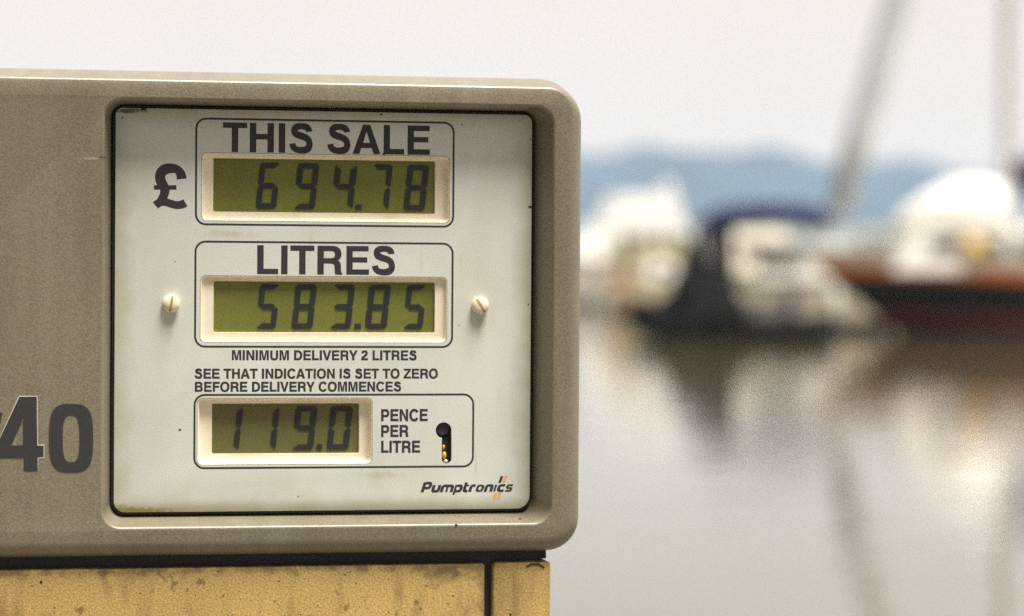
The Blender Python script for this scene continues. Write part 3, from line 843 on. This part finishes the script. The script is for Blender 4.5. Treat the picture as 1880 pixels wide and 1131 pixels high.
b = MB(); b.loft(hill_pts(0, 3), closed=False); hl = b.build("far_shore", M['mist_pale'], smooth=180); hl["kind"] = "structure"

# ------------------------------------------------------------------ boats
M['white'] = mat("white_gelcoat", (0.88, 0.87, 0.82), 0.25, blotch=0.04, bscale=2)
M['cream'] = mat("cream_gelcoat", (0.84, 0.78, 0.62), 0.3, blotch=0.06, bscale=2)
M['navy'] = mat("navy_canvas", (0.018, 0.021, 0.085), 0.9, spec=0.1, blotch=0.2, bscale=3)
M['dark_canvas'] = mat("dark_canvas", (0.010, 0.011, 0.025), 0.9, spec=0.1)
M['blue_hull'] = mat("dark_hull", (0.012, 0.011, 0.012), 0.5, spec=0.2)
M['red'] = mat("orange_red_paint", (1.0, 0.26, 0.010), 0.4)
M['brown'] = mat("red_brown_paint", (0.055, 0.032, 0.024), 0.6, spec=0.2)
M['tan'] = mat("tan_paint", (0.75, 0.55, 0.28), 0.4)
M['orange'] = mat("orange_plastic", (0.80, 0.20, 0.02), 0.5)
M['crimson'] = mat("crimson_paint", (0.30, 0.015, 0.02), 0.5)
M['glass'] = mat("tinted_window", (0.03, 0.035, 0.04), 0.08)
M['alu'] = mat("mast_aluminium", (0.72, 0.71, 0.67), 0.45, metal=0.1)
M['sail'] = mat("furled_sail_cloth", (0.66, 0.69, 0.73), 0.8, blotch=0.15, bscale=2)
M['black'] = mat("black_rubber_tube_and_shade", (0.008, 0.008, 0.009), 0.9, spec=0.1)
M['wood'] = mat("weathered_wood", (0.16, 0.12, 0.06), 0.8, grain=0.2, gscale=20)
M['teak'] = mat("teak", (0.42, 0.22, 0.07), 0.6, grain=0.2, gscale=20)
M['yellow'] = mat("yellow_plastic", (0.75, 0.45, 0.03), 0.5)
M['olive'] = mat("olive_canvas", (0.20, 0.19, 0.08), 0.8)
M['grey'] = mat("grey_canvas", (0.30, 0.30, 0.27), 0.8)

def hull_pt(t, f, s, L, B, F, rake, fine):
    """t 0 stern..1 bow, f height fraction of the freeboard (0 waterline), s side"""
    sheer = F * (1 + .12*max(0, (t-.45)/.55)**2 - .03*math.sin(math.pi*t))
    pr = (1 - max(0, (t-.38)/.62)**fine) * (.84 + .16*min(1, t/.38))
    half = B/2 * pr * (.94 + .06*max(0, f)) if f >= 0 else B/2*pr*.94*(1+f*.5)
    return (L*(t-.5) + rake*f*t**3, s*max(half, .012), sheer*f)

def hull(parent, L, B, F, bands, rake=.5, fine=2.2, deck=None, n=22):
    """bands: (name, f_low, f_high, material) from the water up; each a part"""
    for nm_, f0, f1, m in bands:
        b = MB()
        for s in (-1, 1):
            b.loft([[hull_pt(k/n, f0+(f1-f0)*j/4, s, L, B, F, rake, fine) for k in range(n+1)] for j in range(5)], closed=False)
        for k0 in (0, n):
            b.loft([[hull_pt(k0/n, f0+(f1-f0)*j/4, s, L, B, F, rake, fine) for s in (-1, 1)] for j in range(5)], closed=False)
        b.build(nm_, m, parent, smooth=45)
    b = MB()
    b.loft([[(lambda p: (p[0], p[1]*.96, p[2]))(hull_pt(k/n, .985, s, L, B, F, rake, fine)) for k in range(n+1)] for s in (-1, -.33, .33, 1)], closed=False)
    b.build("deck", deck or M['cream'], parent, smooth=60)

def cabin(parent, name, m, x0, x1, wd, z0, z1, rake_f=.3, rake_a=.1, win=True, taper=.85):
    b = MB()
    base = [(x0, -wd/2, z0), (x1, -wd/2, z0), (x1, wd/2, z0), (x0, wd/2, z0)]
    tw = wd*taper
    top = [(x0+rake_a, -tw/2, z1), (x1-rake_f, -tw/2, z1), (x1-rake_f, tw/2, z1), (x0+rake_a, tw/2, z1)]
    mid = [tuple(Vector(base[i])*.12 + Vector(top[i])*.88) for i in range(4)]
    crown = [(p[0] + (.08 if i in (0, 3) else -.08), p[1]*.8, p[2]+.05) for i, p in enumerate(top)]
    b.loft([base, mid, top, crown], False, True)
    o = b.build(name, m, parent, smooth=30)
    if win:
        n = max(1, int((x1-x0)/.9))
        for s in (-1, 1):
            for k in range(n):
                wbm = MB(); a0 = x0 + rake_a + .15 + (x1-x0-rake_f-rake_a-.3)*(k+.06)/n; a1 = x0 + rake_a + .15 + (x1-x0-rake_f-rake_a-.3)*(k+.90)/n
                h0, h1 = z0+(z1-z0)*.42, z0+(z1-z0)*.80
                yy = lambda z: s*((wd + (tw-wd)*(z-z0)/(z1-z0))/2 + .012)
                wbm.loft([[(a0, yy(h0), h0), (a1, yy(h0), h0), (a1, yy(h1), h1), (a0, yy(h1), h1)], [(a0, yy(h0)-s*.03, h0), (a1, yy(h0)-s*.03, h0), (a1, yy(h1)-s*.03, h1), (a0, yy(h1)-s*.03, h1)]], True, True)
                wbm.build("window", M['glass'], o)
    return o

def rail(parent, pts, r=.016):
    b = MB(); b.tube(pts, r, 6)
    for p in pts: b.tube([p, (p[0], p[1], p[2]-.5)], r, 6)
    return b.build("guard_rail", M['alu'], parent)

def outboard(parent, x, y, z, m, s=1.0):
    b = MB()
    b.loft([[(x+s*a*math.cos(q_*math.pi/6)*.9, y+s*a*.7*math.sin(q_*math.pi/6), z+s*h_) for q_ in range(12)] for a, h_ in ((.16, .35), (.22, .42), (.24, .62), (.20, .80), (.10, .88))], True, True)
    o = b.build("outboard_motor", m, parent, smooth=50)
    b = MB(); b.box(x-.07*s, x+.07*s, y-.06*s, y+.06*s, z-.45*s, z+.36*s); b.box(x-.12*s, x+.12*s, y-.015, y+.015, z-.55*s, z-.2*s); b.build("motor_leg", m, o)
    return o

def place(name, px, depth, rz, label, cat, group=None):
    X = at(px, 600, depth)
    o = empty(name, (X.x, X.y, 0), rz)
    tag(o, label, cat, group); return o

BG = "boats moored behind the fuel pump"
# --- dark yacht with the orange-red stripe, bow to the left, stern beyond the frame
YD = 53.6; s = YD/FPX
y1 = at(1648, 600, YD)
L1 = 9.4
yt = empty("sailing_yacht", (y1.x + L1/2, y1.y, 0), R(180)); tag(yt, "dark sailing yacht with an orange-red stripe and white deck works, at the right edge", "sailing yacht", BG)
hull(yt, L1, 2.9, 1.22, [("underbody", -.25, .22, M['brown']), ("boot_stripe", .22, .31, M['crimson']), ("hull_side", .31, .88, M['blue_hull']), ("stripe", .88, 1.03, M['red']), ("bulwark", 1.03, 1.24, M['white'])], rake=1.6, fine=2.4, deck=M['cream'])
def lx(px, D=YD): return -(at(px, 600, D).x - (y1.x + L1/2))          # yacht-local x of a photo column
cabin(yt, "coachroof", M['white'], lx(2100), lx(1625), 1.9, 1.22, 1.98, rake_f=.45, rake_a=.2)
cabin(yt, "wheelhouse", M['cream'], lx(2080), lx(1885), 1.7, 1.95, 2.5, rake_f=.3)
mz = lambda py: CAM_H + (495-py)*s
MX = lx(1846)
b = MB(); b.tube([(MX, 0, 1.9), (MX, 0, 7), (MX, 0, 13.2)], [.13, .12, .08], 12); ms = b.build("mast", M['alu'], yt, smooth=60)
b = MB()
for zz in (6.2, 9.6):
    b = MB(); b.tube([(MX, -.9, zz), (MX, 0, zz-.05), (MX, .9, zz)], .025, 6); b.build("spreader", M['alu'], ms)
b = MB()
for s_ in (-1, 1): b.tube([(MX-.1, s_*1.3, 1.35), (MX, s_*.9, 6.2), (MX, s_*.9, 9.6), (MX, 0, 13.0)], .008, 5)
b.tube([(-L1/2+.1, 0, 1.3), (MX, 0, 13.1)], .008, 5)
b.build("rigging", M['alu'], ms)
# furled headsail along the forestay
fb = Vector((lx(1535), 0, mz(392))); ft = Vector((MX+.08, 0, 13.0))
p0 = Vector((L1/2+.8, 0, 1.45))
fd = Vector((lx(1640) - lx(1535), 0, mz(0) - mz(392)))
b = MB(); top_k = (13.0 - fb.z)/fd.z
b.tube([fb, fb+fd*.02*top_k, fb+fd*.15*top_k, fb+fd*.5*top_k, fb+fd*.9*top_k, fb+fd*top_k], [.08, .25, .28, .26, .17, .06], 14)
b.build("furled_headsail", M['sail'], yt, smooth=60)
b = MB(); b.tube([(L1/2+1.5, 0, 1.5), fb], .02, 6); b.build("forestay", M['alu'], yt)
b = MB(); b.tube([(MX, 0, mz(292)), (MX-3.6, 0, mz(285))], .07, 8); bo = b.build("boom", M['alu'], yt)
b = MB()
b.loft([[(MX-xx, math.cos(q_*math.pi/6)*ry, zc_+math.sin(q_*math.pi/6)*rz_) for q_ in range(12)] for xx, ry, rz_, zc_ in ((.10, .12, .32, mz(316)), (.5, .2, .36, mz(312)), (1.6, .2, .28, mz(305)), (3.4, .12, .16, mz(295)))], True, True)
b.build("sail_cover", M['navy'], bo, smooth=60)
rail(yt, [(L1/2+1.45, 0, 2.0), (L1/2+.4, -.45, 1.95), (L1/2-1.8, -1.05, 1.9)]); rail(yt, [(L1/2+1.45, .02, 2.0), (L1/2+.4, .45, 1.95), (L1/2-1.8, 1.05, 1.9)])
# things lying on the yacht's deck
dn = empty("upturned_dinghy", (y1.x + L1/2 - (lx(1738)), y1.y - .15, 2.0), R(180)); tag(dn, "white dinghy stowed upside down on the dark yacht's coachroof before the mast", "dinghy", None)
b = MB()
b.loft([[(xx, math.cos(R(a))*hw, max(0, math.sin(R(a)))*hh) for a in range(0, 181, 15)] for xx, hw, hh in ((-1.0, .50, .88), (-.6, .58, .98), (-.1, .60, .96), (.4, .5, .74), (.85, .28, .38), (1.12, .06, .08))], True, True)
b.build("dinghy_hull", M['white'], dn, smooth=50)
b = MB(); b.tube([(-1.02, -.6, .04), (.2, -.62, .04), (.8, -.34, .04), (1.15, 0, .04), (.8, .34, .04), (.2, .62, .04), (-1.02, .6, .04)], .05, 8); b.build("gunwale", M['olive'], dn, smooth=60)
by = empty("deck_buoy", (at(1788, 432, YD-1.25).x, YD-1.25, 1.45)); tag(by, "yellow buoy lying on the dark yacht's side deck below the mast", "buoy")
b = MB(); b.loft([[(math.cos(q_*math.pi/8)*r_, math.sin(q_*math.pi/8)*r_, z_) for q_ in range(16)] for z_, r_ in ((0, .05), (.06, .17), (.18, .24), (.30, .19), (.38, .07))], True, True); b.build("float", M['yellow'], by, smooth=60)
b = MB(); b.tube([(0, 0, .37), (.05, 0, .46), (-.05, 0, .46), (0, 0, .37)], .015, 6); b.build("eye", M['black'], by)

# --- white motor cruiser with the navy canopy, bow to the right
CD = 57.5; c1 = at(1300, 600, CD); c2 = at(1625, 600, CD)
L2 = (c2.x - c1.x) / math.cos(R(18))
mc = empty("motor_cruiser", ((c1.x+c2.x)/2, (c1.y+c2.y)/2, 0), R(-18)); tag(mc, "white motor cruiser under a navy blue canopy, bow towards the dark yacht", "motor boat", BG)
hull(mc, L2, 1.9, 1.0, [("underbody", -.2, .22, M['black']), ("hull_side", .22, .92, M['cream']), ("rubbing_strake", .92, 1.04, M['olive'])], rake=.5, fine=2.6, deck=M['white'])  # black band at the hull's foot stands in for the waterline shadow
mc_cab = cabin(mc, "cabin", M['white'], -.75, 1.25, 1.5, 1.0, 1.72, rake_f=.45, rake_a=.05, win=False, taper=.5)
zc_ = lambda py: CAM_H + (495-py)*CD/FPX
b = MB()
pr_ = [(-1.95, 0), (-1.85, .22), (-1.5, .40), (-.6, .48), (.25, .44), (.55, .30)]
b.loft([[(x_, -.86, zc_(425)+dz-.30) for x_, dz in pr_]] + [[(x_, sgn*.85, zc_(425)+dz) for x_, dz in pr_] for sgn in (-1, -.98)] + [[(x_, sgn*.8, zc_(418)+dz*1.12) for x_, dz in pr_] for sgn in (-.6, 0, .6)] + [[(x_, sgn*.85, zc_(425)+dz) for x_, dz in pr_] for sgn in (.98, 1)] + [[(x_, .86, zc_(425)+dz-.30) for x_, dz in pr_]], closed=False)
cn = b.build("canopy", M['navy'], mc, smooth=60)
b = MB()
for sgn in (-1, 1):
    for x0_, x1_ in ((-1.85, -1.6), (-1.55, -1.5), (.45, .2)): 
        b = MB(); b.tube([(x0_, sgn*.84, zc_(425)+.1), (x1_, sgn*.86, 1.0)], .025, 6); b.build("canopy_strut", M['alu'], cn)
b = MB(); b.box(-1.95, -1.50, -.84, .84, 1.02, zc_(420)); b.build("canopy_side_curtain", M['dark_canvas'], mc)
b = MB(); b.box(-1.1, -.2, -.95, -.9, .3, .6); b.build("name_patch", M['grey'], mc)
rail(mc, [(L2/2+.4, 0, 1.75), (L2/2-.5, -.6, 1.7), (L2/2-1.4, -.85, 1.65)])

def fender(parent, x, y, z, m):
    b = MB(); b.tube([(x, y, z+.36), (x, y, z+.30), (x, y, z+.05), (x, y, z-.25), (x, y, z-.32)], [.03, .10, .12, .10, .03], 10)
    o = b.build("fender", m, parent, smooth=60)
    b = MB(); b.tube([(x, y, z+.36), (x, y*.96, z+.75)], .012, 5); b.build("fender_rope", M['white'], o)
for x_, m in ((-1.2, M['white']), (.1, M['navy']), (1.0, M['white'])): fender(mc, x_, -1.06, .5, m)
b = MB(); b.box(-.75, -.35, -.45, .45, 1.02, 1.55); b.build("helm_seat", M['white'], mc)
b = MB(); b.box(.3, 1.6, -.5, .5, 1.0, 1.22); b.build("sun_pad", M['grey'], mc)
outboard(mc, -L2/2-.14, -.35, .5, M['black'], 1.5); outboard(mc, -L2/2-.14, .35, .5, M['black'], 1.5)

# --- black inflatable with covered console, stern on
rb = place("inflatable_boat", 1276, 50.5, R(78), "black inflatable boat with a covered console and outboard, below the navy canopy", "inflatable boat", BG)
b = MB()
b.tube([(-1.6, -.62, .28), (.6, -.62, .30), (1.4, -.36, .42), (1.75, 0, .5), (1.4, .36, .42), (.6, .62, .30), (-1.6, .62, .28)], .24, 14); b.build("tube", M['black'], rb, smooth=60)
b = MB(); b.box(-1.5, 1.3, -.5, .5, -.1, .22); b.build("floor", M['black'], rb)
b = MB()
b.loft([[(-.9, -.84, .25), (.9, -.84, .25), (.9, .84, .25), (-.9, .84, .25)], [(-.6, -.72, .75), (.7, -.72, .75), (.7, .52, .75), (-.6, .52, .75)], [(-.3, -.62, 1.12), (.5, -.62, 1.12), (.5, .05, 1.12), (-.3, .05, 1.12)], [(-.1, -.5, 1.42), (.35, -.5, 1.42), (.35, -.1, 1.42), (-.1, -.1, 1.42)]], True, True)
b.build("console_cover", M['black'], rb, smooth=30)
outboard(rb, -1.8, 0, .25, M['black'], 1.05)

# --- black dinghy low on the water
dg = place("rubber_dinghy", 1437, 49.5, R(8), "low black rubber dinghy on the water in front of the white cruiser", "inflatable boat", BG)
b = MB(); b.tube([(-.72, -.36, .17), (.3, -.36, .18), (.62, -.2, .22), (.76, 0, .26), (.62, .2, .22), (.3, .36, .18), (-.72, .36, .17)], .22, 12); b.build("tube", M['black'], dg, smooth=60)
b = MB(); b.box(-.6, .5, -.3, .3, -.05, .12); b.build("floor", M['black'], dg)
b = MB(); b.box(-.1, .1, -.38, .38, .30, .34); b.build("thwart", M['black'], dg)
outboard(dg, -.72, 0, .2, M['black'], .55)

# --- boats farther off on the left
fb_ = place("flybridge_cruiser", 1150, 93, R(-160), "white flybridge cruiser farthest left, beside the pump's edge", "motor boat", BG)
hull(fb_, 6.4, 2.6, 1.5, [("underbody", -.2, .12, M['blue_hull']), ("hull_side", .12, .9, M['white']), ("stripe", .9, 1.02, M['teak'])], rake=.7, deck=M['white'])
cabin(fb_, "cabin", M['white'], -2.0, 1.8, 2.1, 1.5, 2.6, rake_f=.9)
cabin(fb_, "flybridge", M['white'], -1.6, .9, 1.8, 2.65, 3.6, rake_f=.5, win=False)
b = MB(); b.tube([(-1.2, -.8, 3.6), (-1.5, 0, 4.1), (-1.2, .8, 3.6)], .06, 8); b.build("radar_arch", M['white'], fb_)

wl = place("launch", 1190, 83, R(12), "cream open launch with varnished orange wheelhouse side, right of the flybridge cruiser", "motor boat", BG)
hull(wl, 2.9, 1.4, .75, [("underbody", -.2, .14, M['wood']), ("hull_side", .14, .9, M['cream']), ("rubbing_strake", .9, 1.05, M['teak'])], rake=.3, deck=M['teak'])
cabin(wl, "wheelhouse", M['white'], -.2, .9, 1.0, .75, 1.45, rake_f=.2, win=True)
b = MB(); b.box(-1.2, -.4, -.5, .5, .74, 1.05); b.build("locker", M['teak'], wl)

# --- yacht behind, and two small boats in the gap
ye = place("sailing_yacht", 1500, 84, R(170), "pale beige yacht half hidden behind the white cruiser and the dark yacht's bow", "sailing yacht", BG)
hull(ye, 8.5, 2.7, 1.25, [("underbody", -.2, .12, M['crimson']), ("hull_side", .12, .92, M['cream']), ("rubbing_strake", .92, 1.03, M['olive'])], rake=.8, deck=M['cream'])
cabin(ye, "coachroof", M['grey'], -2.6, 1.6, 1.8, 1.25, 1.85, rake_f=.6)
b = MB(); b.box(-3.2, -1.2, -.8, .8, 1.85, 2.25); b.build("spray_hood", M['grey'], ye)

fs_ = place("motor_cruiser", 1330, 112, R(-170), "small distant white cruiser showing under the hill, above the navy canopy", "motor boat", BG)
hull(fs_, 7.5, 2.6, 1.5, [("underbody", -.2, .12, M['blue_hull']), ("hull_side", .12, 1.02, M['white'])], rake=.7, deck=M['white'])
cabin(fs_, "cabin", M['white'], -2.4, 1.6, 2.1, 1.5, 2.7, rake_f=.8)

op = place("workboat", 1226, 76, R(-8), "small open workboat with an olive cover, between the walkway and the black inflatable", "motor boat", BG)
hull(op, 2.6, 1.2, .62, [("underbody", -.2, .2, M['black']), ("hull_side", .2, .9, M['tan']), ("rubbing_strake", .9, 1.06, M['white'])], rake=.3, deck=M['wood'])
b = MB(); b.loft([[(-1.1, -.5, .64), (.7, -.5, .64), (.7, .5, .64), (-1.1, .5, .64)], [(-.9, -.3, .95), (.5, -.2, .85), (.5, .2, .85), (-.9, .3, .95)]], True, True); b.build("cover", M['olive'], op)
gm = place("motor_cruiser", 1420, 66, R(5), "white cruiser with a dark wheelhouse window band, right behind the navy canopy boat", "motor boat", BG)
hull(gm, 3.6, 1.8, 1.15, [("underbody", -.2, .14, M['blue_hull']), ("hull_side", .14, .92, M['white']), ("rubbing_strake", .92, 1.04, M['olive'])], rake=.6, deck=M['white'])
cabin(gm, "wheelhouse", M['cream'], -1.2, .6, 1.4, 1.15, 2.05, rake_f=.35, taper=.6)

sd_ = place("sailing_dinghy", 1215, 89, R(6), "small cream sailing dinghy under an olive boom tent, just right of the flybridge cruiser", "dinghy", BG)
hull(sd_, 4.0, 1.5, .8, [("underbody", -.2, .16, M['wood']), ("hull_side", .16, .92, M['cream']), ("rubbing_strake", .92, 1.06, M['teak'])], rake=.35, deck=M['wood'])
b = MB(); b.tube([(.9, 0, .8), (.9, 0, 2.3)], [.05, .04], 8); b.build("mast", M['alu'], sd_)
b = MB(); b.loft([[(-1.7, -.6, 1.35), (-1.7, 0, 1.95), (-1.7, .6, 1.35)], [(.85, -.6, 1.5), (.85, 0, 2.1), (.85, .6, 1.5)]], closed=False); b.build("boom_tent", M['olive'], sd_)
wt_ = place("tender", 1098, 113, R(-12), "small tan rowing tender with dark gunwales, low beside the pump's right edge", "dinghy", BG)
hull(wt_, 2.8, 1.3, .7, [("underbody", -.2, .25, M['black']), ("hull_side", .25, .88, M['tan']), ("rubbing_strake", .88, 1.05, M['wood'])], rake=.3, deck=M['wood'])
b = MB(); b.box(-.3, .1, -.55, .55, .70, .78); b.build("thwart", M['white'], wt_)

# --- floating walkway running away to the left, with piles
wk0, wk1 = at(1062, 545, 118), at(1262, 594, 64)
d_ = Vector((wk1.x-wk0.x, wk1.y-wk0.y, 0)); Lw = d_.length
wkw = empty("floating_walkway", ((wk0.x+wk1.x)/2, (wk0.y+wk1.y)/2, 0), math.atan2(d_.y, d_.x)); tag(wkw, "dark floating walkway running away along the left boats", "walkway")
b = MB(); b.box(-Lw/2, Lw/2, -.6, .6, .42, .52); b.build("boards", M['wood'], wkw)
for k in range(7):
    b = MB(); xx = -Lw/2 + Lw*(k+.5)/7; b.box(xx-2.4, xx+2.4, -.56, .56, -.1, .42); b.build("float", M['black'], wkw)
for i, (px, D, zt) in enumerate(((1148, 88, 1.75), (1085, 104, 2.3))):
    pm = place("mooring_pile", px, D, 0, ["brown wooden mooring pile between the left boats", "brown wooden mooring pile next to the pump's edge"][i], "mooring pile", "piles along the walkway")
    b = MB(); b.tube([(0, 0, -.3), (0, 0, zt)], [.17, .15], 12); b.build("post", M['wood'], pm, smooth=50)
    b = MB(); b.tube([(0, 0, zt), (0, 0, zt+.05), (0, 0, zt+.14)], [.18, .17, .02], 12); b.build("cap", M['black'], pm, smooth=50)

# ------------------------------------------------------------------ haze
hm = bpy.data.materials.new("haze"); hm.use_nodes = True
t = hm.node_tree
t.nodes.remove(t.nodes["Principled BSDF"])
pv = t.nodes.new("ShaderNodeVolumePrincipled")
pv.inputs["Color"].default_value = (0.74, 0.88, 1.0, 1)
pv.inputs["Density"].default_value = 0.00024
pv.inputs["Anisotropy"].default_value = 0.0
t.links.new(pv.outputs[0], t.nodes["Material Output"].inputs["Volume"])
b = MB(); b.box(-2500, 2500, -80, 2320, -1.0, 110)
hz = b.build("haze", hm); hz["kind"] = "stuff"
